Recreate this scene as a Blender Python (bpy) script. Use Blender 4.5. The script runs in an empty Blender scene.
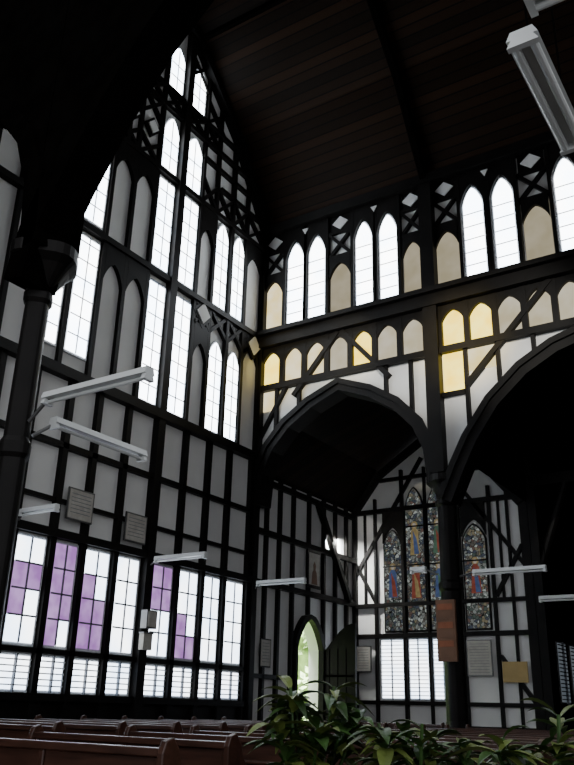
import bpy, math, random
from mathutils import Vector, Matrix
random.seed(7)
S=bpy.context.scene
FL=0.45   # floor level

# ------------------------------------------------------------------ materials
def mat(name, col, rough=.7, var=0.0, scale=4.0, bump=0.0, spec=.3, stretch=None, metallic=0):
    m=bpy.data.materials.new(name); m.use_nodes=True
    nt=m.node_tree; b=nt.nodes['Principled BSDF']
    b.inputs['Base Color'].default_value=(*col,1); b.inputs['Roughness'].default_value=rough
    b.inputs['Specular IOR Level'].default_value=spec; b.inputs['Metallic'].default_value=metallic
    tc=nt.nodes.new('ShaderNodeTexCoord'); mp=nt.nodes.new('ShaderNodeMapping')
    nt.links.new(tc.outputs['Object'],mp.inputs['Vector'])
    if stretch: mp.inputs['Scale'].default_value=stretch
    nz=nt.nodes.new('ShaderNodeTexNoise'); nz.inputs['Scale'].default_value=scale; nz.inputs['Detail'].default_value=5
    nt.links.new(mp.outputs['Vector'],nz.inputs['Vector'])
    if var:
        r=nt.nodes.new('ShaderNodeValToRGB'); r.color_ramp.elements[0].position=.3; r.color_ramp.elements[1].position=.7
        r.color_ramp.elements[0].color=(*[c*(1-var) for c in col],1)
        r.color_ramp.elements[1].color=(*[min(1,c*(1+var)) for c in col],1)
        nt.links.new(nz.outputs['Fac'],r.inputs['Fac']); nt.links.new(r.outputs['Color'],b.inputs['Base Color'])
    if bump:
        bp=nt.nodes.new('ShaderNodeBump'); bp.inputs['Strength'].default_value=bump
        nt.links.new(nz.outputs['Fac'],bp.inputs['Height']); nt.links.new(bp.outputs['Normal'],b.inputs['Normal'])
    return m
def emat(name,c1,c2,st,scale=1.5):
    m=bpy.data.materials.new(name); m.use_nodes=True; nt=m.node_tree
    for n in list(nt.nodes): nt.nodes.remove(n)
    o=nt.nodes.new('ShaderNodeOutputMaterial'); e=nt.nodes.new('ShaderNodeEmission')
    tc=nt.nodes.new('ShaderNodeTexCoord'); nz=nt.nodes.new('ShaderNodeTexNoise'); nz.inputs['Scale'].default_value=scale
    r=nt.nodes.new('ShaderNodeValToRGB'); r.color_ramp.elements[0].position=.35; r.color_ramp.elements[1].position=.65
    r.color_ramp.elements[0].color=(*c1,1); r.color_ramp.elements[1].color=(*c2,1)
    nt.links.new(tc.outputs['Object'],nz.inputs['Vector']); nt.links.new(nz.outputs['Fac'],r.inputs['Fac'])
    nt.links.new(r.outputs['Color'],e.inputs['Color']); e.inputs['Strength'].default_value=st
    nt.links.new(e.outputs[0],o.inputs[0]); return m
PLASTER=mat('painted_panel',(.63,.63,.615),.8,.08,.8,.03)
TIMBER=mat('black_timber',(.0040,.0034,.0030),.5,.4,3,.15,.12)
DARK=mat('dark_boarding_and_shade',(.002,.0018,.0016),.95,.3,3,.1,.0)  # black timber; on the near arcade wall it paints unlit shade
FRAME=mat('window_frame_paint',(.55,.57,.59),.6,.1)
MUNT=mat('glazing_bar',(.14,.15,.17),.6)
GLASS=emat('bright_frosted_glass',(.74,.86,1.0),(.97,.98,.98),12)
GLASSW=emat('bright_low_glass',(.66,.80,1.0),(.92,.96,1.0),6.0)
GLASSD=emat('dim_chancel_glass',(.3,.36,.42),(.4,.45,.5),.25)
SUN_AMBER=emat('sun_glow_amber',(1,.66,.05),(1,.80,.16),3.2,2.2)  # this and next three: emission stands in for sunlight on wall panels
SUN_HONEY=emat('sun_glow_honey',(.95,.74,.30),(1,.88,.56),1.5,2.2)
SUN_CREAM=emat('sun_glow_cream',(.72,.62,.40),(.86,.78,.60),.85,2.0)
SUN_BEIGE=emat('sun_glow_beige',(.60,.52,.34),(.72,.64,.46),.62,2.0)
PURPLE=emat('purple_glass',(.30,.13,.40),(.48,.28,.60),1.5,3)
SG=[emat('stained_'+n,c,[x*1.4 for x in c],.42,9) for n,c in (('red',(.26,.07,.05)),('blue',(.08,.12,.25)),('gold',(.34,.26,.12)),('green',(.08,.16,.11)),('flesh',(.5,.45,.38)))]
LOUV=mat('louvre_slat',(.75,.78,.8),.5)
PEW=mat('pew_wood',(.040,.017,.011),.32,.45,3,.1,.42,(1,8,8))
FLOORM=mat('floor_tiles',(.04,.03,.025),.4,.3,2)
PAPER=mat('aged_paper',(.36,.345,.31),.8,.15,9)
BOARDW=mat('hymn_board_wood',(.13,.065,.035),.5,.2,4)
BRASS=mat('brass',(.30,.21,.07),.4,.1,5,0,.5,None,.2)
WHITE=mat('white_enamel',(.58,.60,.59),.35,.03)
METAL=mat('grey_metal',(.12,.12,.12),.4,.1,4,0,.5,None,.6)
TERRA=mat('terracotta',(.22,.08,.04),.8,.2)
SOIL=mat('soil',(.02,.013,.01),.9)
LEAF=mat('leaf_green',(.024,.058,.012),.45,.6,6,0,.35)
LEAF2=mat('leaf_yellow_green',(.09,.12,.025),.45,.5,6,0,.35)
HEDGE=mat('hedge_green',(.30,.42,.20),.8,.6,9)
GRASS=mat('lawn',(.12,.2,.05),.9,.3)

def plank(name,c0,c1):
    m=bpy.data.materials.new(name); m.use_nodes=True; nt=m.node_tree; b=nt.nodes['Principled BSDF']
    b.inputs['Roughness'].default_value=.55; b.inputs['Specular IOR Level'].default_value=.06
    tc=nt.nodes.new('ShaderNodeTexCoord')
    sx=nt.nodes.new('ShaderNodeSeparateXYZ'); nt.links.new(tc.outputs['Object'],sx.inputs[0])
    sub=nt.nodes.new('ShaderNodeMath'); sub.operation='SUBTRACT'
    nt.links.new(sx.outputs[2],sub.inputs[0]); nt.links.new(sx.outputs[1],sub.inputs[1])
    mul=nt.nodes.new('ShaderNodeMath'); mul.operation='MULTIPLY'; mul.inputs[1].default_value=3.0; nt.links.new(sub.outputs[0],mul.inputs[0])
    fl=nt.nodes.new('ShaderNodeMath'); fl.operation='FLOOR'; nt.links.new(mul.outputs[0],fl.inputs[0])
    fr=nt.nodes.new('ShaderNodeMath'); fr.operation='FRACT'; nt.links.new(mul.outputs[0],fr.inputs[0])
    wn=nt.nodes.new('ShaderNodeTexWhiteNoise'); wn.noise_dimensions='1D'; nt.links.new(fl.outputs[0],wn.inputs['W'])
    r=nt.nodes.new('ShaderNodeMix'); r.data_type='RGBA'; nt.links.new(wn.outputs['Value'],r.inputs[0])
    r.inputs[6].default_value=(*c0,1); r.inputs[7].default_value=(*c1,1)
    gp=nt.nodes.new('ShaderNodeMath'); gp.operation='GREATER_THAN'; gp.inputs[1].default_value=.14; nt.links.new(fr.outputs[0],gp.inputs[0])
    g=nt.nodes.new('ShaderNodeMix'); g.data_type='RGBA'; nt.links.new(gp.outputs[0],g.inputs[0])
    g.inputs[6].default_value=(.0006,.0005,.0004,1); nt.links.new(r.outputs[2],g.inputs[7]); nt.links.new(g.outputs[2],b.inputs['Base Color'])
    return m
CEIL=plank('ceiling_boards',(.0050,.0027,.0013),(.0175,.0084,.0040))
CEIL2=plank('aisle_ceiling_boards',(.003,.0021,.0015),(.012,.007,.0045))

def stained():
    m=bpy.data.materials.new('stained_glass'); m.use_nodes=True; nt=m.node_tree
    for n in list(nt.nodes): nt.nodes.remove(n)
    o=nt.nodes.new('ShaderNodeOutputMaterial'); e=nt.nodes.new('ShaderNodeEmission')
    tc=nt.nodes.new('ShaderNodeTexCoord'); v=nt.nodes.new('ShaderNodeTexVoronoi'); v.inputs['Scale'].default_value=13
    v2=nt.nodes.new('ShaderNodeTexVoronoi'); v2.feature='DISTANCE_TO_EDGE'; v2.inputs['Scale'].default_value=13
    r=nt.nodes.new('ShaderNodeValToRGB'); cr=r.color_ramp; cr.interpolation='CONSTANT'
    cr.elements[0].color=(.05,.06,.08,1); cr.elements[1].position=.88; cr.elements[1].color=(.34,.37,.35,1)
    for p,c in ((.2,(.09,.085,.075)),(.38,(.17,.18,.17)),(.52,(.11,.07,.06)),(.6,(.06,.08,.07)),(.7,(.17,.15,.10)),(.78,(.19,.21,.20))):
        q=cr.elements.new(p); q.color=(*c,1)
    lt=nt.nodes.new('ShaderNodeMath'); lt.operation='GREATER_THAN'; lt.inputs[1].default_value=.05
    mx=nt.nodes.new('ShaderNodeMix'); mx.data_type='RGBA'
    nt.links.new(tc.outputs['Object'],v.inputs['Vector']); nt.links.new(tc.outputs['Object'],v2.inputs['Vector'])
    sep=nt.nodes.new('ShaderNodeSeparateColor'); nt.links.new(v.outputs['Color'],sep.inputs[0])
    nt.links.new(sep.outputs[0],r.inputs['Fac']); nt.links.new(v2.outputs['Distance'],lt.inputs[0])
    nt.links.new(lt.outputs[0],mx.inputs[0]); mx.inputs[6].default_value=(.006,.006,.006,1); nt.links.new(r.outputs[0],mx.inputs[7])
    nt.links.new(mx.outputs[2],e.inputs['Color']); e.inputs['Strength'].default_value=.75
    nt.links.new(e.outputs[0],o.inputs[0]); return m
STAIN=stained()

# ------------------------------------------------------------------ mesh builder
class MB:
    def __init__(s,plane=None):
        s.v=[];s.f=[];s.mi=[];s.m=[]; s.pl=plane
    def mid(s,m):
        if m not in s.m: s.m.append(m)
        return s.m.index(m)
    def P(s,a,b,n):
        if s.pl is None: return (a,b,n)
        k,o=s.pl
        if k=='L': return (o+n,a,b)
        if k=='B': return (a,o-n,b)
        if k=='F': return (a,o+n,b)
    def prism(s,poly,n0,n1,m):
        i=len(s.v); k=len(poly); mi=s.mid(m)
        for a,b in poly: s.v.append(s.P(a,b,n0))
        for a,b in poly: s.v.append(s.P(a,b,n1))
        s.f.append(tuple(range(i,i+k))); s.f.append(tuple(range(i+2*k-1,i+k-1,-1)))
        for j in range(k): s.f.append((i+j,i+(j+1)%k,i+k+(j+1)%k,i+k+j))
        s.mi+= [mi]*(k+2)
    def rect(s,a0,a1,b0,b1,n0,n1,m): s.prism([(a0,b0),(a1,b0),(a1,b1),(a0,b1)],n0,n1,m)
    def bar(s,a0,b0,a1,b1,w,n0,n1,m):
        d=Vector((a1-a0,b1-b0)); L=d.length
        if L<1e-4: return
        q=Vector((-d.y,d.x))/L*w/2
        s.prism([(a0-q.x,b0-q.y),(a1-q.x,b1-q.y),(a1+q.x,b1+q.y),(a0+q.x,b0+q.y)],n0,n1,m)
    def strip(s,pin,pout,n0,n1,m):
        for j in range(len(pin)-1):
            s.prism([pin[j],pin[j+1],pout[j+1],pout[j]],n0,n1,m)
    def box(s,x0,x1,y0,y1,z0,z1,m):
        pl=s.pl; s.pl=None
        s.prism([(x0,y0),(x1,y0),(x1,y1),(x0,y1)],z0,z1,m); s.pl=pl
    def lathe(s,cx,cy,prof,m,seg=20,flute=0):
        i=len(s.v); mi=s.mid(m)
        for r,z in prof:
            for j in range(seg):
                t=2*math.pi*j/seg; rr=r*(1+flute*math.cos(4*t))
                s.v.append((cx+rr*math.cos(t),cy+rr*math.sin(t),z))
        for k in range(len(prof)-1):
            for j in range(seg):
                s.f.append((i+k*seg+j,i+k*seg+(j+1)%seg,i+(k+1)*seg+(j+1)%seg,i+(k+1)*seg+j)); s.mi.append(mi)
        s.f.append(tuple(range(i+seg-1,i-1,-1))); s.mi.append(mi)
        s.f.append(tuple(range(i+(len(prof)-1)*seg,i+len(prof)*seg))); s.mi.append(mi)
    def tube(s,p,q,r,m,seg=10):
        p=Vector(p);q=Vector(q);d=(q-p).normalized()
        u=d.orthogonal().normalized(); w=d.cross(u); i=len(s.v); mi=s.mid(m)
        for c in (p,q):
            for j in range(seg):
                t=2*math.pi*j/seg; s.v.append(tuple(c+u*math.cos(t)*r+w*math.sin(t)*r))
        for j in range(seg): s.f.append((i+j,i+(j+1)%seg,i+seg+(j+1)%seg,i+seg+j)); s.mi.append(mi)
        s.f.append(tuple(range(i+seg-1,i-1,-1))); s.f.append(tuple(range(i+seg,i+2*seg))); s.mi+=[mi,mi]
    def obj(s,name,smooth=False,bevel=0):
        me=bpy.data.meshes.new(name); me.from_pydata(s.v,[],s.f)
        for m in s.m: me.materials.append(m)
        me.polygons.foreach_set('material_index',s.mi)
        me.update()
        import bmesh
        bm=bmesh.new(); bm.from_mesh(me); bmesh.ops.recalc_face_normals(bm,faces=bm.faces); bm.to_mesh(me); bm.free()
        if smooth:
            for p in me.polygons: p.use_smooth=len(p.vertices)==4
        o=bpy.data.objects.new(name,me); S.collection.objects.link(o)
        if bevel:
            b=o.modifiers.new('bevel','BEVEL'); b.width=bevel; b.segments=2; b.limit_method='ANGLE'
        return o

def gcurve(a0,a1,zs,zt,n=7):
    am=(a0+a1)/2; L=[]
    for i in range(n+1):
        t=i/n; L.append((a0+(am-a0)*(t**1.25), zs+(zt-zs)*math.sin(t*math.pi*.42)/math.sin(math.pi*.42)))
    return L+[(2*am-a,z) for a,z in L[-2::-1]]
def fill_top(mb,a0,a1,zs,zt,ztop,n0,n1,m):
    c=gcurve(a0,a1,zs,zt); am=(a0+a1)/2; h=len(c)//2
    mb.prism(c[:h+1]+[(am,ztop),(a0,ztop)],n0,n1,m)
    mb.prism(c[h:]+[(a1,ztop),(am,ztop)],n0,n1,m)
WN=[0]
def window(plane,a0,a1,z0,zs,zt=None,step=.36,vert=True,glass=None,cells=None,rows=None,n=0.0,bw=.022,fr=.05,name=None):
    WN[0]+=1; mb=MB(plane); glass=glass or GLASS
    def outline(i):
        if zt is None: return [(a0+i,z0+i),(a1-i,z0+i),(a1-i,zs-i),(a0+i,zs-i)]
        return [(a0+i,z0+i),(a1-i,z0+i)]+gcurve(a0+i,a1-i,zs,zt-i*1.3)[::-1]
    mb.prism(outline(0),n,n+.05,FRAME)
    g=n+.062
    if cells is not None:
        R=rows; am=(a0+a1)/2; dz=(zs-z0-2*fr)/R
        for r in range(R):
            for c in range(2):
                x0=a0+fr if c==0 else am; x1=am if c==0 else a1-fr
                zt_=zs-fr-r*dz
                mb.rect(x0,x1,zt_-dz,zt_,n+.05,g,PURPLE if (r,c) in cells else glass)
        for r in range(1,R): mb.rect(a0+fr,a1-fr,zs-fr-r*dz-bw*.7,zs-fr-r*dz+bw*.7,g,g+.02,MUNT)
        mb.rect(am-bw*.7,am+bw*.7,z0+fr,zs-fr,g,g+.02,MUNT)
    else:
        mb.prism(outline(fr),n+.05,g,glass)
        z=z0+step
        while z<zs: mb.rect(a0+fr,a1-fr,z-bw/2,z+bw/2,g,g+.015,MUNT); z+=step
        if vert: mb.rect((a0+a1)/2-bw/2,(a0+a1)/2+bw/2,z0+fr,(zs if zt is None else zt-.15),g,g+.015,MUNT)
    return mb.obj(name or 'window_%d'%WN[0])
def louvre(plane,a0,a1,z0,z1,n=0,gl=None):
    WN[0]+=1; mb=MB(plane); gl=gl or GLASSW
    mb.rect(a0,a1,z0,z1,n,n+.04,FRAME if gl is GLASSW else METAL); mb.rect(a0+.04,a1-.04,z0+.04,z1-.04,n+.04,n+.05,gl)
    z=z0+.1
    while z<z1-.05: mb.rect(a0+.04,a1-.04,z,z+.022,n+.05,n+.10,LOUV if gl is GLASSW else DARK); z+=.1
    mb.rect((a0+a1)/2-.012,(a0+a1)/2+.012,z0,z1,n+.05,n+.11,MUNT)
    return mb.obj('window_%d'%WN[0])

# ------------------------------------------------------------------ shell
RL=[(0,14.2),(-1.6,16.5),(-3.6,18.4),(-5.5,19.7),(-7.4,18.4),(-9.4,16.5),(-11,14.2)]
def roof(y):
    for (a,z),(b,w) in zip(RL,RL[1:]):
        if b<=y<=a: return z+(w-z)*(a-y)/(a-b)
    return 14.2
mb=MB(('L',0)); mb.prism([(0,FL)]+RL+[(-11,FL)],-.3,0,PLASTER); mb.obj('wall_left')
mb=MB(('L',0)); mb.rect(-26,-11,FL,14.2,-.3,0,DARK); mb.obj('wall_nave_left')
D0,D1=1.95,3.2
door=[(D0,FL)]+gcurve(D0,D1,3.05,3.8)+[(D1,FL)]
mb=MB(('L',0)); mb.prism([(0,FL)]+door+[(5.4,FL),(5.4,7.3),(0,7.3)],-.3,0,PLASTER); mb.obj('wall_aisle_left')
A1=[(0,6.3),(.08,7.1),(.35,7.75),(.9,8.35),(1.6,8.8),(2.5,9.15)]
A1=A1+[(5-a,z) for a,z in A1[-2::-1]]
A2=[(5,5.9),(5.33,6.6),(5.65,7.2),(6.22,7.98),(6.95,8.62),(7.7,9.02),(8.5,9.24),(10,9.4)]
A2=A2+[(20-a,z) for a,z in A2[-2::-1]]
def inset(c,k):
    L=[]
    for i,(a,z) in enumerate(c):
        p=Vector(c[max(0,i-1)]);q=Vector(c[min(len(c)-1,i+1)]); d=(q-p).normalized()
        L.append((a+d.y*k,z-d.x*k))
    return L
mb=MB(('B',0))
mb.prism(A1+[(5,14.3),(0,14.3)],-.3,0,PLASTER)
mb.prism(A2+[(15,14.3),(5,14.3)],-.3,0,PLASTER); mb.obj('wall_back')
mb=MB(('B',0))
mb.strip(inset(A1,.26),A1,-.36,.16,TIMBER); mb.strip(inset(A2,.3),A2,-.36,.18,TIMBER)  # timber arches of the back arcade
mb.strip(inset(A1,.10),inset(A1,-.04),.16,.22,TIMBER); mb.strip(inset(A2,.10),inset(A2,-.04),.18,.24,TIMBER)
mb.obj('arcade_arch_back')
N2=[(4.86,5.9),(4.98,6.5),(5.28,7.1),(5.75,7.9),(6.35,8.72),(6.95,9.28),(7.7,9.75),(8.7,10.1),(10,10.3)]
N2=N2+[(20-a,z) for a,z in N2[-2::-1]]
N1=[(0,6.3),(.08,7.3),(.35,8.0),(.9,8.6),(1.6,9.0),(2.4,9.3),(3.2,9.0),(3.9,8.5),(4.4,7.9),(4.68,7.2),(4.78,6.3)]
mb=MB(('F',-11))
mb.prism(N1+[(4.8,20),(0,20)],-.3,0,DARK); mb.prism(N2+[(15.1,20),(4.8,20),(4.8,5.9)],-.3,0,DARK); mb.obj('wall_front')  # painted black in place of the wall being unlit
mb=MB(('F',-11))
mb.strip(inset(N1,.02),inset(N1,-.25),-.40,.10,DARK); mb.strip(inset(N2,.02),inset(N2,-.28),-.40,.10,DARK)  # timber arches of the near arcade
mb.obj('arcade_arch_front')
mb=MB(None)
for (a,z),(b,w) in zip(RL,RL[1:]):
    i=len(mb.v); mi=mb.mid(CEIL)
    mb.v+=[(-.3,a,z),(20,a,z),(20,b,w),(-.3,b,w),(-.3,a,z+.2),(20,a,z+.2),(20,b,w+.2),(-.3,b,w+.2)]
    for f in ((0,1,2,3),(7,6,5,4),(0,4,5,1),(2,6,7,3)): mb.f.append(tuple(i+k for k in f)); mb.mi.append(mi)
mb.obj('ceiling')
for k,x in enumerate((5,10)):
    mb=MB(('L',x-.08))
    for j in range(len(RL)-1): mb.prism([RL[j],RL[j+1],(RL[j+1][0]*.97-.16,RL[j+1][1]-.25),(RL[j][0]*.97-.16,RL[j][1]-.25)],0,.16,DARK)
    mb.obj('roof_truss')
mb=MB(None)
for y in (-3.6,-5.5,-7.4): mb.box(0,16,y-.06,y+.06,roof(y)-.14,roof(y)-.02,DARK)
mb.obj('trim_20')
mb=MB(None); mb.box(-.3,20,-26,13,FL-.2,FL,FLOORM); mb.obj('floor')
YF=5.23
FW=[(-.05,FL),(-.05,7.1),(.9,8.3),(2.5,9.3),(4.1,8.3),(5.15,7.0),(5.3,6.9),(5.3,FL)]
mb=MB(('B',YF)); mb.prism(FW,-.25,0,PLASTER); mb.obj('wall_aisle_back')
mb=MB(None)
AC=[(-.05,7.1),(.9,8.35),(2.5,9.4),(4.1,8.35),(5.25,7.0)]
for (a,z),(b,w) in zip(AC,AC[1:]):
    i=len(mb.v); mi=mb.mid(CEIL2)
    mb.v+=[(a,.38,z),(b,.38,w),(b,YF,w),(a,YF,z),(a,.38,z+.15),(b,.38,w+.15),(b,YF,w+.15),(a,YF,z+.15)]
    for f in ((0,1,2,3),(7,6,5,4),(0,4,5,1),(2,6,7,3)): mb.f.append(tuple(i+k for k in f)); mb.mi.append(mi)
mb.obj('ceiling_aisle')
mb=MB(('B',12)); mb.rect(5,20,FL,12,-.2,0,DARK); mb.obj('wall_chancel_back')
mb=MB(None); mb.box(20,20.2,-11,12,FL,15,DARK); mb.obj('wall_right')
mb=MB(None); mb.box(5.0,20,.4,12,9.9,10.1,DARK); mb.obj('ceiling_chancel')
mb=MB(None); mb.box(4.95,5.15,YF+.25,12,FL,10,DARK); mb.box(5.27,5.37,.38,YF+.3,6.95,9.9,DARK); mb.obj('wall_chancel_left')

# ------------------------------------------------------------------ left wall framing
L=('L',0); t=MB(L); T=TIMBER
low=[-10.3,-9.5,-8.7,-8.0,-7.2,-6.33,-5.58,-4.73,-2.85,-2.0,-1.2,-.28]
for y in low: t.rect(y-.065,y+.065,FL,7.5,0,.12,T)
for y in (-7.35,-3.8,-.07): t.rect(y-.11,y+.11 if y<-1 else 0,FL,roof(y)-.1,0,.18,T)
up=[-9.6,-8.9,-8.2,-7.55,-6.75,-5.97,-5.3,-4.6,-2.93,-2.32,-.93]
for y in up: t.rect(y-.05,y+.05,7.5,roof(y)-.1,0,.10,T)
t.rect(-1.67,-1.56,7.5,roof(-1.6)-.1,0,.12,T)
t.rect(-5.75,-5.62,13.5,roof(-5.7)-.1,0,.12,T)
for z,w,n in ((1.68,.12,.14),(2.42,.09,.12),(4.45,.15,.17),(6.1,.11,.12),(7.5,.2,.2),(10.82,.14,.15),(13.55,.13,.14)):
    t.rect(-11,0,z-w/2,z+w/2,0,n,T)
t.rect(-11,0,5.02,5.1,0,.1,T)
t.rect(-8.6,-1.0,15.42,15.54,0,.13,T); t.rect(-8.0,-1.6,16.0,16.1,0,.13,T)
t.rect(-2.2,0,14.35,14.45,0,.12,T); t.rect(-3,-1.0,14.9,15.0,0,.12,T)
for (a,z),(b,w) in zip(RL,RL[1:]): t.bar(a,z-.1,b,w-.1,.3,0,.25,T)
def X(a0,a1,z0,z1,w=.09):
    t.bar(a0,z0,a1,z1,w,0,.10,T); t.bar(a0,z1,a1,z0,w,0,.105,T)
for a0,a1 in ((-2.93,-2.32),(-2.32,-1.6),(-1.6,-.93),(-.93,0)): X(a0,a1,10.15,10.82)
for a0,a1 in ((-2.93,-2.32),(-2.32,-1.6),(-1.6,-.93),(-.93,0)): X(a0,a1,13.6,14.35)
for a0,a1 in ((-5.97,-5.3),(-5.3,-4.6),(-7.55,-6.75),(-6.75,-5.97),(-4.6,-3.8),(-3.8,-2.93),(-2.93,-2.32)): X(a0,a1,15.5,16.1)
for a0,a1 in ((-5.97,-5.3),(-5.3,-4.6)): X(a0,a1,14.8,15.5); X(a0,a1,13.6,14.2)
X(-3.8,-3.0,17.0,17.9); X(-2.93,-2.2,16.1,16.8)
def loz(mb,a,z,r,n0=.02):
    k=lambda q:[(a-q,z),(a,z-q*1.1),(a+q,z),(a,z+q*1.1)]
    mb.prism(k(r*1.45),n0,.11,T); mb.prism(k(r),.11,.14,PLASTER)
for a in (-2.62,-.45): loz(t,a,10.5,.25)
for a in (-5.63,-4.95): loz(t,a,14.5,.18)
for a0,a1 in ((-5.915,-5.355),(-5.245,-4.655),(-.875,-.18)):
    fill_top(t,a0,a1,9.9,10.35,10.8,0,.1,T); fill_top(t,a0,a1,12.7,13.1,13.5,0,.1,T)
fill_top(t,-2.875,-2.375,9.3,9.7,10.2,0,.1,T); fill_top(t,-2.875,-2.375,12.5,12.9,13.5,0,.1,T)
t.rect(-11,0,FL,1.62,0,.05,T)
t.obj('trim_1')
P_=[((-7.12,-6.42),{(1,0),(1,1),(2,0)}),((-6.25,-5.66),{(0,0),(1,0),(1,1),(2,0),(2,1),(3,0),(0,1)}),((-5.5,-4.82),{(2,0),(2,1),(3,0),(3,1),(1,0)}),((-4.64,-3.98),set()),
    ((-3.6,-2.94),{(0,0),(0,1),(1,0),(1,1)}),((-2.76,-2.09),{(2,0),(3,0),(3,1)}),((-1.92,-1.3),set()),((-1.1,-.4),set()),
    ((-7.92,-7.5),set()),((-8.62,-8.1),{(1,0)}),((-9.4,-8.8),set()),((-10.2,-9.6),set())]
for (a0,a1),c in P_:
    window(L,a0,a1,2.48,4.34,cells=c,rows=4,glass=GLASSW)
    louvre(L,a0,a1,1.75,2.36)
for a0,a1 in ((-4.53,-3.93),(-3.67,-3.0)):
    window(L,a0,a1,7.65,10.6,step=.42); window(L,a0,a1,10.95,13.4,step=.42)
    window(L,a0,a1,13.68,14.85,15.32,step=.42)
for a0,a1 in ((-6.68,-6.05),(-7.48,-7.46+.62)):
    window(L,a0,a1,7.95,10.65,step=.42); window(L,a0,a1,11.0,12.9,13.35,step=.42)
for a0,a1 in ((-2.25,-1.70),(-1.52,-.99)):
    window(L,a0,a1,7.65,9.65,10.05,step=.38); window(L,a0,a1,10.95,13.0,13.45,step=.38)
for a0,a1 in ((-4.52,-3.95),(-3.65,-3.05)): window(L,a0,a1,16.15,17.2,17.6,step=.4)

# ------------------------------------------------------------------ back wall framing
B=('B',0); t=MB(B)
t.rect(4.83,5.17,6.46,14.2,0,.24,T); t.rect(9.85,10.15,9.4,14.2,0,.24,T); t.rect(0,.1,6.3,14.2,0,.2,T)
t.rect(0,15,10.5,10.86,0,.28,T); t.rect(0,15,10.80,10.92,.28,.42,T)
t.rect(0,15,9.28,9.44,0,.16,T)
t.rect(0,15,13.98,14.25,0,.26,T); t.rect(0,15,10.92,11.02,0,.16,T)
win=[(.83,1.40),(1.50,2.08),(2.93,3.48),(3.62,4.18),(5.88,6.46),(6.62,7.2),(8.08,8.68),(8.82,9.4),(10.88,11.46),(11.62,12.2),(13.1,13.7),(13.8,14.4)]
pan=[(.12,.72),(2.2,2.82),(4.3,4.82),(5.18,5.76),(7.33,7.95),(9.5,9.84),(10.2,10.75),(12.3,13.0),(14.5,14.9)]
for a0,a1 in win:
    t.rect(a0-.09,a0,10.9,14,0,.13,T); t.rect(a1,a1+.09,10.9,14,0,.13,T)
    fill_top(t,a0,a1,13.05,13.6,13.99,0,.12,T)
for i,(a0,a1) in enumerate(pan):
    t.rect(a0,a1,11.02,12.6,.0,.02,(SUN_HONEY if i==0 else SUN_BEIGE) if i<6 else PLASTER)  # clerestory panels glow to imitate sun on them
    fill_top(t,a0,a1,12.1,12.5,12.75,0,.11,T)
    t.bar(a0-.04,12.7,a1+.04,13.45,.085,0,.10,T); t.bar(a0-.04,13.45,a1+.04,12.7,.085,0,.105,T)
    t.rect(a0,a1,13.42,13.5,0,.1,T)
    am=(a0+a1)/2; r=.2; t.rect(a0,a1,13.5,14,0,.05,T)
    t.prism([(am-r*1.2,13.74),(am,13.74-r),(am+r*1.2,13.74),(am,13.74+r)],.05,.08,PLASTER)
for i in range(0,len(win),2):
    am=(win[i][1]+win[i+1][0])/2
    t.prism([(am-.09,13.85),(am,13.68),(am+.09,13.85)],.12,.15,PLASTER)
def arcs(x0,x1,n,gl={}):
    w=(x1-x0)/n
    for i in range(n):
        a0=x0+i*w+.07;a1=x0+(i+1)*w-.07
        t.rect(a1,a1+.14,9.4,10.5,0,.12,T); fill_top(t,a0,a1,10.08,10.36,10.5,0,.11,T)
        if i in gl: t.rect(a0,a1,9.44,10.45,0,.02,gl[i])
    t.rect(x0,x0+.07,9.4,10.5,0,.12,T)
arcs(.1,4.83,7,{0:SUN_AMBER,1:SUN_HONEY,2:SUN_HONEY,3:SUN_CREAM,4:SUN_AMBER,5:SUN_CREAM,6:SUN_CREAM}); arcs(5.17,9.85,7,{0:SUN_AMBER,1:SUN_AMBER,2:SUN_CREAM,3:SUN_CREAM,4:SUN_CREAM}); arcs(10.15,14.9,7)  # glowing panel faces in place of sun patches
t.rect(5.19,5.70,8.3,9.28,0,.02,SUN_AMBER); t.rect(5.80,6.44,8.75,9.28,0,.02,SUN_HONEY); t.rect(.12,.57,8.75,9.28,0,.02,SUN_HONEY)  # spandrel faces made to glow as if sunlit
for x,z in ((.62,8.0),(1.3,8.6),(3.75,8.6),(4.4,7.9),(5.75,7.35),(6.5,8.2),(7.3,8.8)): t.rect(x-.045,x+.045,z,9.3,0,.1,T)
t.rect(5.17,5.72,8.22,8.32,0,.1,T)
for p in ((2.45,10.5,1.15,9.0),(2.55,10.5,3.85,9.0),(5.75,8.4,7.8,10.5)): t.bar(*p,.12,0,.14,T)
t.bar(.12,8.0,.9,9.3,.09,0,.11,T)
t.obj('trim_2')
for a0,a1 in win: window(B,a0,a1,11.04,13.05,13.58,step=.35,vert=False)

# ------------------------------------------------------------------ aisle walls framing
t=MB(L)
for y in (.5,1.1,1.75,3.35,4.0,4.65,5.15): t.rect(y-.05,y+.05,FL,7.2,0,.1,T)
t.rect(2.5,2.6,3.9,7.2,0,.1,T)
for z in (2.3,4.45,5.7,7.0): 
    if z==2.3: t.rect(0,1.8,z-.05,z+.05,0,.1,T); t.rect(3.3,5.2,z-.05,z+.05,0,.1,T)
    else: t.rect(0,5.2,z-.07,z+.07,0,.12,T)
t.bar(2.9,7.0,4.7,4.5,.16,.05,.2,T)
c=gcurve(D0,D1,3.05,3.8); co=[(a+( -.12 if a<2.57 else .12 if a>2.58 else 0),z+.12) for a,z in c]
t.strip(c,co,0,.16,T); t.rect(D0-.12,D0,FL,3.1,0,.16,T); t.rect(D1,D1+.12,FL,3.1,0,.16,T)
t.rect(0,1.8,FL,1.1,0,.05,T); t.rect(3.4,5.2,FL,1.1,0,.05,T)
t.obj('trim_3')
mb=MB(('B',3.35))
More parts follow.
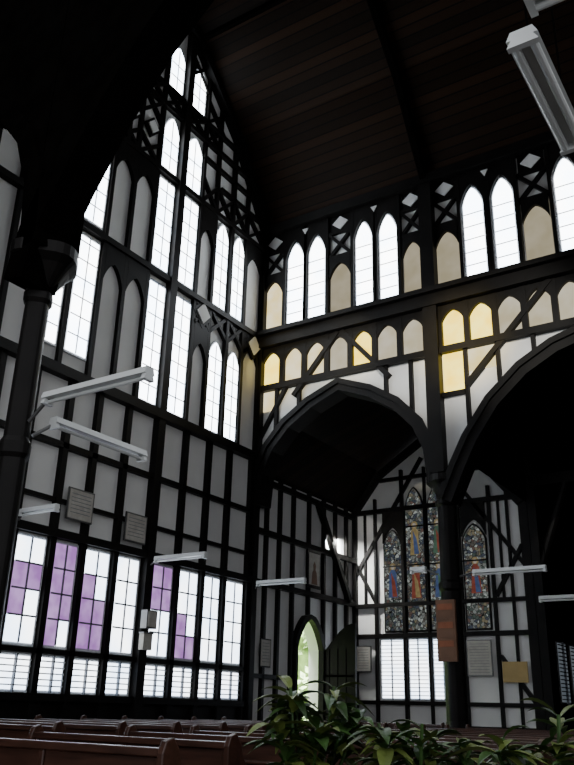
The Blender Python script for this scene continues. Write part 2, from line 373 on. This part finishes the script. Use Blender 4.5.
mb.prism([(.12,FL)]+[(.12,3.0)]+[(.12+.95*s,3.0+.75*math.sin(s*1.57)) for s in (.25,.5,.75,1)]+[(1.07,FL)],0,.07,TIMBER)
for x in (.3,.55,.8): mb.rect(x-.01,x+.01,FL+.1,3.1,.07,.08,DARK)
for z in (.9,2.4): mb.rect(.14,1.0,z,z+.05,.08,.1,DARK)
mb.obj('door_1')
FB=('B',YF); t=MB(FB)
for x,w in ((.06,.14),(.75,.07),(1.63,.09),(2.36,.06),(3.12,.1),(3.35,.06),(4.25,.08),(4.75,.06),(5.2,.24)):
    t.rect(x-w/2,x+w/2,FL,7.1 if x in(.06,5.2) else 8.3 if x<4.2 and x>.8 else 7.5,0,.12,T)
for z,w in ((1.82,.1),(3.56,.12),(4.4,.11),(7.12,.13)): t.rect(0,5.2,z-w/2,z+w/2,0,.13,T)
t.rect(.9,4.2,8.0,8.1,0,.12,T)
for x in (0.4,4.5): t.rect(x-.03,x+.03,4.4,7.2,0,.08,T)
for a,b in zip(FW[1:5],FW[2:6]): t.bar(a[0],a[1]-.1,b[0],b[1]-.1,.2,0,.16,T)
t.bar(.1,5.3,2.3,8.6,.1,0,.1,T); t.bar(5.1,5.3,2.7,8.6,.1,0,.1,T)
t.bar(.75,4.45,.1,5.6,.08,0,.1,T); t.bar(4.3,3.0,5.1,1.9,.1,0,.12,T); t.bar(4.3,4.5,5.1,5.8,.1,0,.12,T)
t.rect(0,5.2,FL,1.3,0,.04,T)
for a0,a1 in ((1.0,1.6),(3.42,4.12)): fill_top(t,a0,a1,6.15,6.6,7.1,0,.1,T)
t.obj('trim_4')
def swin(a0,a1,z0,zs,zt,cols,zfig):
    WN[0]+=1; mb=MB(FB); am=(a0+a1)/2
    o=lambda i:[(a0+i,z0+i),(a1-i,z0+i)]+gcurve(a0+i,a1-i,zs,zt-i*1.2)[::-1]
    mb.prism(o(0),0,.06,TIMBER); mb.prism(o(.045),.06,.075,STAIN)
    for k,zf in enumerate(zfig):
        c=SG[cols[k%len(cols)]]; c2=SG[cols[(k+1)%len(cols)]]
        mb.prism([(am-.15,zf),(am+.15,zf),(am+.12,zf+.4),(am+.11,zf+.68),(am+.04,zf+.78),(am-.04,zf+.78),(am-.11,zf+.68),(am-.12,zf+.4)],.075,.082,c)
        mb.prism([(am-.02,zf+.02),(am+.13,zf+.02),(am+.06,zf+.45),(am-.05,zf+.7)],.082,.086,c2)
        mb.prism([(am+.10*math.cos(q*.628),zf+.86+.11*math.sin(q*.628)) for q in range(10)],.075,.080,SG[2])
        mb.prism([(am+.055*math.cos(q*.785),zf+.85+.07*math.sin(q*.785)) for q in range(8)],.082,.088,SG[4])
    z=z0+.72
    while z<zs: mb.rect(a0,a1,z-.02,z+.02,.09,.11,TIMBER); z+=1.1
    mb.obj('window_%d'%WN[0])
swin(1.0,1.6,3.65,6.1,6.55,(1,0),(4.6,)); swin(1.7,2.33,3.65,7.1,7.75,(0,2,1),(4.55,5.75)); swin(2.4,3.05,3.65,7.1,7.75,(1,3,0),(4.55,5.75)); swin(3.42,4.12,3.65,6.05,6.5,(0,1),(4.6,))
for a0,a1 in ((.85,1.57),(1.7,2.31),(2.41,3.05)): louvre(FB,a0,a1,1.9,3.48)
louvre(('L',5.15),7.2,8.1,1.9,3.5,0,GLASSD); louvre(('L',5.15),8.5,9.6,1.9,3.5,0,GLASSD)
mb=MB(None)
mb.box(5.38,5.6,4.95,5.25,FL,9.8,T)
mb.tube((5.5,5.1,5.0),(6.4,5.1,7.35),.11,T)
mb.box(5.6,11,5.0,5.2,7.3,7.6,T); mb.box(7.6,7.85,4.95,5.2,FL,9.8,T); mb.tube((7.7,5.1,5.2),(6.7,5.1,7.4),.1,T); mb.tube((7.7,5.1,5.2),(8.7,5.1,7.4),.1,T)
mb.obj('timber_post')

# ------------------------------------------------------------------ columns
def column(x,y,k=1.0):
    mb=MB(None)
    prof=[(.36,FL),(.36,FL+.5),(.32,FL+.55),(.30,FL+.7),(.25,FL+.85),(.205,FL+1.0),(.2,3.95),(.24,4.0),(.245,4.12),(.2,4.18),(.195,5.75),(.24,5.8),(.24,5.88),(.2,5.92),(.22,6.05),(.32,6.2),(.40,6.28),(.40,6.42),(.3,6.45)]
    prof=[(r*(k if z<6.0 else 1),z) for r,z in prof]
    mb.lathe(x,y,prof,TIMBER,32,.07)
    mb.obj('church_column')
column(5.05,.12); column(4.72,-11.0,.70); column(15,0.12)
mb=MB(None); mb.box(4.62,4.95,-10.89,-10.7,6.46,9,DARK); mb.obj('timber_pier')

# ------------------------------------------------------------------ fluorescent fixtures
def fixture(p,q,arm=None,drop=0,tubes=2,w=.16,rods=False):
    p=Vector(p);q=Vector(q); d=(q-p).normalized(); s=d.cross(Vector((0,0,1))).normalized(); u=Vector((0,0,1))
    mb=MB(None)
    def bx(c0,c1,hw,z0,z1,m):
        i=len(mb.v)
        for c in (c0,c1):
            for a,b in ((-hw,z0),(hw,z0),(hw*.7,z1),(-hw*.7,z1)): mb.v.append(tuple(c+s*a+u*b))
        for f in ((0,1,2,3),(7,6,5,4),(0,4,5,1),(1,5,6,2),(2,6,7,3),(3,7,4,0)): mb.f.append(tuple(i+k for k in f)); mb.mi.append(mb.mid(m))
    bx(p,q,w/2,.0,.07,WHITE); bx(p,p+d*.05,w/2,-.06,.0,WHITE); bx(q-d*.05,q,w/2,-.06,.0,WHITE)
    offs=(-w*.28,w*.28) if tubes==2 else (0,)
    for o in offs: mb.tube(p+d*.05+s*o-u*.03,q-d*.05+s*o-u*.03,.02 if w<.2 else .03,WHITE)
    if arm: 
        mb.tube(arm,p+d*.1+u*.05,.02,METAL)
    if rods:
        for k in (.15,.85):
            c=p.lerp(q,k); mb.tube(c+u*.05,c+u*rods,.010,DARK,6)
    mb.obj('fluorescent_light_fixture')
fixture((5.1,-11.0,4.55),(6.55,-11.0,4.55),arm=(4.88,-11,4.35),tubes=1,w=.14)
fixture((4.9,-10.7,4.42),(4.9,-9.25,4.42),arm=(4.78,-10.85,4.25),tubes=1,w=.14)
fixture((.2,-7.2,4.62),(1.1,-7.2,4.62),arm=(.15,-7.2,4.5),tubes=1,w=.12)
fixture((.3,-3.8,4.34),(1.6,-3.8,4.34),arm=(.18,-3.8,4.25),tubes=1,w=.12)
fixture((.25,-.1,4.35),(1.6,-.1,4.35),arm=(.18,-.07,4.25),tubes=1,w=.12)
fixture((5.6,0,4.28),(7.1,0,4.28),arm=(5.27,0.1,4.25),tubes=1,w=.12)
fixture((4.6,-.1,4.4),(4.25,-.1,4.4),arm=(4.83,0,4.3),tubes=1,w=.12)
fixture((6.45,1.6,3.9),(7.8,1.6,3.9),rods=5.95,tubes=1,w=.12)
fixture((10.57,-11.9,5.9),(10.57,-10.55,5.9),rods=4.3,tubes=2,w=.22)
fixture((10.66,-12.05,6.03),(11.8,-12.05,6.03),rods=4.0,tubes=2,w=.2)

# ------------------------------------------------------------------ wall items
def plaque(plane,a0,a1,z0,z1,n,face,frame,name,lines=True):
    mb=MB(plane); mb.rect(a0,a1,z0,z1,n,n+.03,frame); mb.rect(a0+.03,a1-.03,z0+.03,z1-.03,n+.03,n+.036,face)
    zz=z1-.1
    while lines and zz>z0+.08: mb.rect(a0+.08,a1-.08,zz-.012,zz,n+.036,n+.039,MUNT); zz-=.07
    mb.obj(name)
plaque(L,-6.15,-5.5,4.75,5.35,.12,PAPER,METAL,'memorial_plaque')
plaque(L,-4.6,-3.98,4.62,5.2,.12,PAPER,METAL,'memorial_plaque')
plaque(L,.3,.75,2.5,3.15,.1,PAPER,TIMBER,'notice_board')
plaque(FB,3.42,4.1,2.5,3.4,.13,PAPER,METAL,'memorial_plaque')
plaque(FB,4.35,5.0,2.35,2.85,.13,BRASS,BRASS,'brass_plaque',False)
plaque(FB,.12,.6,2.6,3.3,.12,PAPER,METAL,'notice_board')
mb=MB(L); mb.rect(2.3,3.0,4.6,5.6,.14,.18,T); mb.rect(2.38,2.92,4.68,5.52,.18,.185,PAPER)
mb.prism([(2.5,4.7),(2.8,4.7),(2.76,5.0),(2.7,5.08),(2.72,5.2),(2.65,5.3),(2.58,5.2),(2.6,5.08),(2.54,5.0)],.185,.19,BOARDW)
mb.obj('framed_portrait')
mb=MB(None); mb.box(4.84,5.25,-.23,-.16,2.55,3.75,BOARDW)
for k in range(6): mb.box(4.88,5.2,-.24,-.23,2.65+k*.18,2.77+k*.18,TERRA if k%2 else BOARDW)
mb.obj('hymn_board')
mb=MB(None); mb.box(.18,.34,-3.95,-3.65,3.0,3.35,METAL); mb.box(.34,.36,-3.92,-3.68,3.03,3.32,PAPER); mb.obj('wall_speaker')
mb=MB(None); mb.box(.18,.30,-3.95,-3.7,2.6,2.9,PAPER); mb.box(.18,.31,-3.97,-3.68,2.9,2.93,METAL); mb.obj('collection_box')

# ------------------------------------------------------------------ pews
def pewmesh(x0,x1):
    mb=MB(None); w=x1-x0
    def end(x):
        pl=mb.pl; mb.pl=('L',x)
        mb.prism([(-.28,0),(.24,0),(.24,.45),(.20,.52),(.05,.62),(-.10,.80),(-.14,.90),(-.20,.97),(-.27,.95),(-.30,.88)],0,.05,PEW)
        mb.prism([(-.22,.08),(.18,.08),(.18,.40),(-.05,.55),(-.22,.60)],-.008,.058,PEW); mb.pl=pl
    end(0); end(w-.05)
    mb.box(.05,w-.05,-.22,.20,.42,.455,PEW); mb.box(.05,w-.05,-.25,-.22,.08,.86,PEW)
    mb.box(.04,w-.04,-.285,-.195,.86,.91,PEW); mb.box(.05,w-.05,.12,.15,.1,.42,PEW)
    mb.box(.05,w-.05,-.42,-.25,.70,.725,PEW)
    n=int(w/.8)
    for k in range(n+1): 
        xx=.05+(w-.14)*k/n; mb.box(xx,xx+.05,-.27,-.25,.08,.86,PEW)
    return mb
base={}
def pew(x0,x1,y):
    key=round(x1-x0,2)
    if key not in base:
        o=pewmesh(0,x1-x0).obj('church_pew',bevel=.008); base[key]=o
    else:
        o=bpy.data.objects.new('church_pew',base[key].data); S.collection.objects.link(o)
        b=o.modifiers.new('bevel','BEVEL'); b.width=.008; b.segments=2; b.limit_method='ANGLE'
    o.location=(x0,y,FL)
for k in range(9): pew(.5,4.3,-9.3+k*1.0)
for k in range(10): pew(5.6,9.4,-9.6+k*1.0)
pew(5.5,7.7,-10.7); pew(5.9,8.1,-11.9)
for k in range(2): pew(.6,4.4,1.2+k*1.1)
mb=MB(None)
for k in range(26):
    r=random.randrange(9); x=.8+random.random()*3; y=-9.3+r-.34; mb.box(x,x+.15,y-.06,y+.05,FL+.727,FL+.762,random.choice((PAPER,TERRA,METAL)))
mb.obj('hymn_books')

# ------------------------------------------------------------------ plants
def plant(x,y,h,spread,n,name,seed):
    R=random.Random(seed); mb=MB(None)
    mb.lathe(x,y,[(.13,FL),(.15,FL+.04),(.20,FL+.38),(.22,FL+.38),(.22,FL+.43),(.19,FL+.43),(.18,FL+.38)],TERRA,20)
    mb.lathe(x,y,[(.17,FL+.36),(.175,FL+.385)],SOIL,16)
    stems=[]
    for i in range(9):
        a=i*2.4+R.random(); l=R.uniform(.3,1.0)
        top=Vector((x+math.cos(a)*spread*.5*l,y+math.sin(a)*spread*.5*l,FL+.4+(h-.45)*(1-.35*l)*R.uniform(.85,1)))
        b=Vector((x+math.cos(a)*.05,y+math.sin(a)*.05,FL+.38)); mb.tube(b,top,.011,LEAF,6); stems.append((b,top))
    for i in range(n):
        b,tp=R.choice(stems); k=R.uniform(.35,1)**.5; o=b.lerp(tp,k)
        a=R.random()*6.28; el=R.uniform(-.1,.9); Ln=R.uniform(.18,.32)*spread/.8; wd=Ln*R.uniform(.13,.19)
        d=Vector((math.cos(a)*math.cos(el),math.sin(a)*math.cos(el),math.sin(el))); s=d.cross(Vector((0,0,1))).normalized()
        m=LEAF if R.random()<.6 else LEAF2; i0=len(mb.v); mi=mb.mid(m); N=6
        for j in range(N+1):
            tt=j/N; c=o+d*Ln*tt+Vector((0,0,-1))*Ln*.45*tt*tt; ww=wd*math.sin(math.pi*(tt**.8))*1.0+.002
            fold=Vector((0,0,ww*.35))
            mb.v+= [tuple(c-s*ww+fold),tuple(c),tuple(c+s*ww+fold)]
        for j in range(N):
            q=i0+3*j; mb.f+=[(q,q+1,q+4,q+3),(q+1,q+2,q+5,q+4)]; mb.mi+=[mi,mi]
    mb.obj(name)
plant(8.5,-11.2,1.53,.84,210,'potted_plant',1)
plant(9.32,-11.3,1.34,.72,160,'potted_plant',2)
plant(10.22,-11.7,1.32,.74,150,'potted_plant',3)

# ------------------------------------------------------------------ outside the door
mb=MB(None); mb.box(-12,-.3,-6,12,FL-.25,FL-.02,GRASS); mb.obj('ground')
mb=MB(None); mb.box(-3.9,-3.3,.5,10,FL-.02,FL+3.6,GRASS)
R=random.Random(5)
for i in range(900):
    c=Vector((-3.2+R.uniform(-.4,.4),R.uniform(.5,10),FL+.18+R.uniform(0,4.2))); r=.16
    u=Vector((R.uniform(-1,1),R.uniform(-1,1),R.uniform(-1,1))).normalized(); w=u.orthogonal().normalized()
    i0=len(mb.v); mb.v+=[tuple(c+u*r),tuple(c+w*r*.6),tuple(c-u*r),tuple(c-w*r*.6)]; mb.f.append((i0,i0+1,i0+2,i0+3)); mb.mi.append(mb.mid(HEDGE))
mb.obj('garden_hedge')
def area(name,loc,tgt,e,size,col):
    l=bpy.data.lights.new(name,'AREA'); l.energy=e; l.size=size; l.color=col
    o=bpy.data.objects.new(name,l); S.collection.objects.link(o); o.location=loc
    o.rotation_euler=(Vector(tgt)-Vector(loc)).to_track_quat('-Z','Y').to_euler()
area('daylight_outside_door',(-.9,3.5,6.5),(-3.2,4.5,1.5),9000,2.0,(1,1,.97))
# ------------------------------------------------------------------ sun shafts falling on the back wall
def spot(name,loc,tgt,e,rad,col,blend=.15,size=.03):
    l=bpy.data.lights.new(name,'SPOT'); l.energy=e; l.color=col; l.spot_blend=blend; l.shadow_soft_size=size
    d=(Vector(tgt)-Vector(loc)).length; l.spot_size=2*math.atan(rad/d)
    o=bpy.data.objects.new(name,l); S.collection.objects.link(o); o.location=loc
    o.rotation_euler=(Vector(tgt)-Vector(loc)).to_track_quat('-Z','Y').to_euler()
spot('sunbeam_yellow',(6.2,-9,10.4),(5.7,0,9.6),5000,1.5,(1,.72,.2),1)
spot('sunbeam_warm',(3,-9,10.6),(.9,0,10.0),4500,1.4,(1,.82,.4),1)
spot('sunbeam_white',(3,-9,10.6),(2.6,0,9.9),5000,1.3,(1,.90,.66),1)
spot('sunbeam_white',(8,-9,11.0),(4.6,0,9.4),3600,2.2,(1,.96,.88),.9)
spot('sunbeam_white',(8,-9,11.0),(6.8,0,9.4),3600,2.2,(1,.96,.88),.9)
w=bpy.data.worlds.new('world'); S.world=w; w.use_nodes=True
w.node_tree.nodes['Background'].inputs[0].default_value=(.93,.95,1,1); w.node_tree.nodes['Background'].inputs[1].default_value=1.45

# ------------------------------------------------------------------ camera
pi_,yaw,ro=[math.radians(a) for a in (21.941,33.371,-1.489)]
fw=Vector((-math.sin(yaw)*math.cos(pi_),math.cos(yaw)*math.cos(pi_),math.sin(pi_)))
rt=Vector((math.cos(yaw),math.sin(yaw),0)); upv=rt.cross(fw)
c,s=math.cos(ro),math.sin(ro); rt2=rt*c-upv*s; up2=rt*s+upv*c
M=Matrix((rt2,up2,-fw)).transposed().to_4x4(); M.translation=Vector((11.612,-16.284,1.6))
cd=bpy.data.cameras.new('camera'); cam=bpy.data.objects.new('camera',cd); S.collection.objects.link(cam)
cam.matrix_world=M; cd.sensor_fit='VERTICAL'; cd.sensor_height=36; cd.lens=809.7*36/765; cd.clip_end=200
S.camera=cam
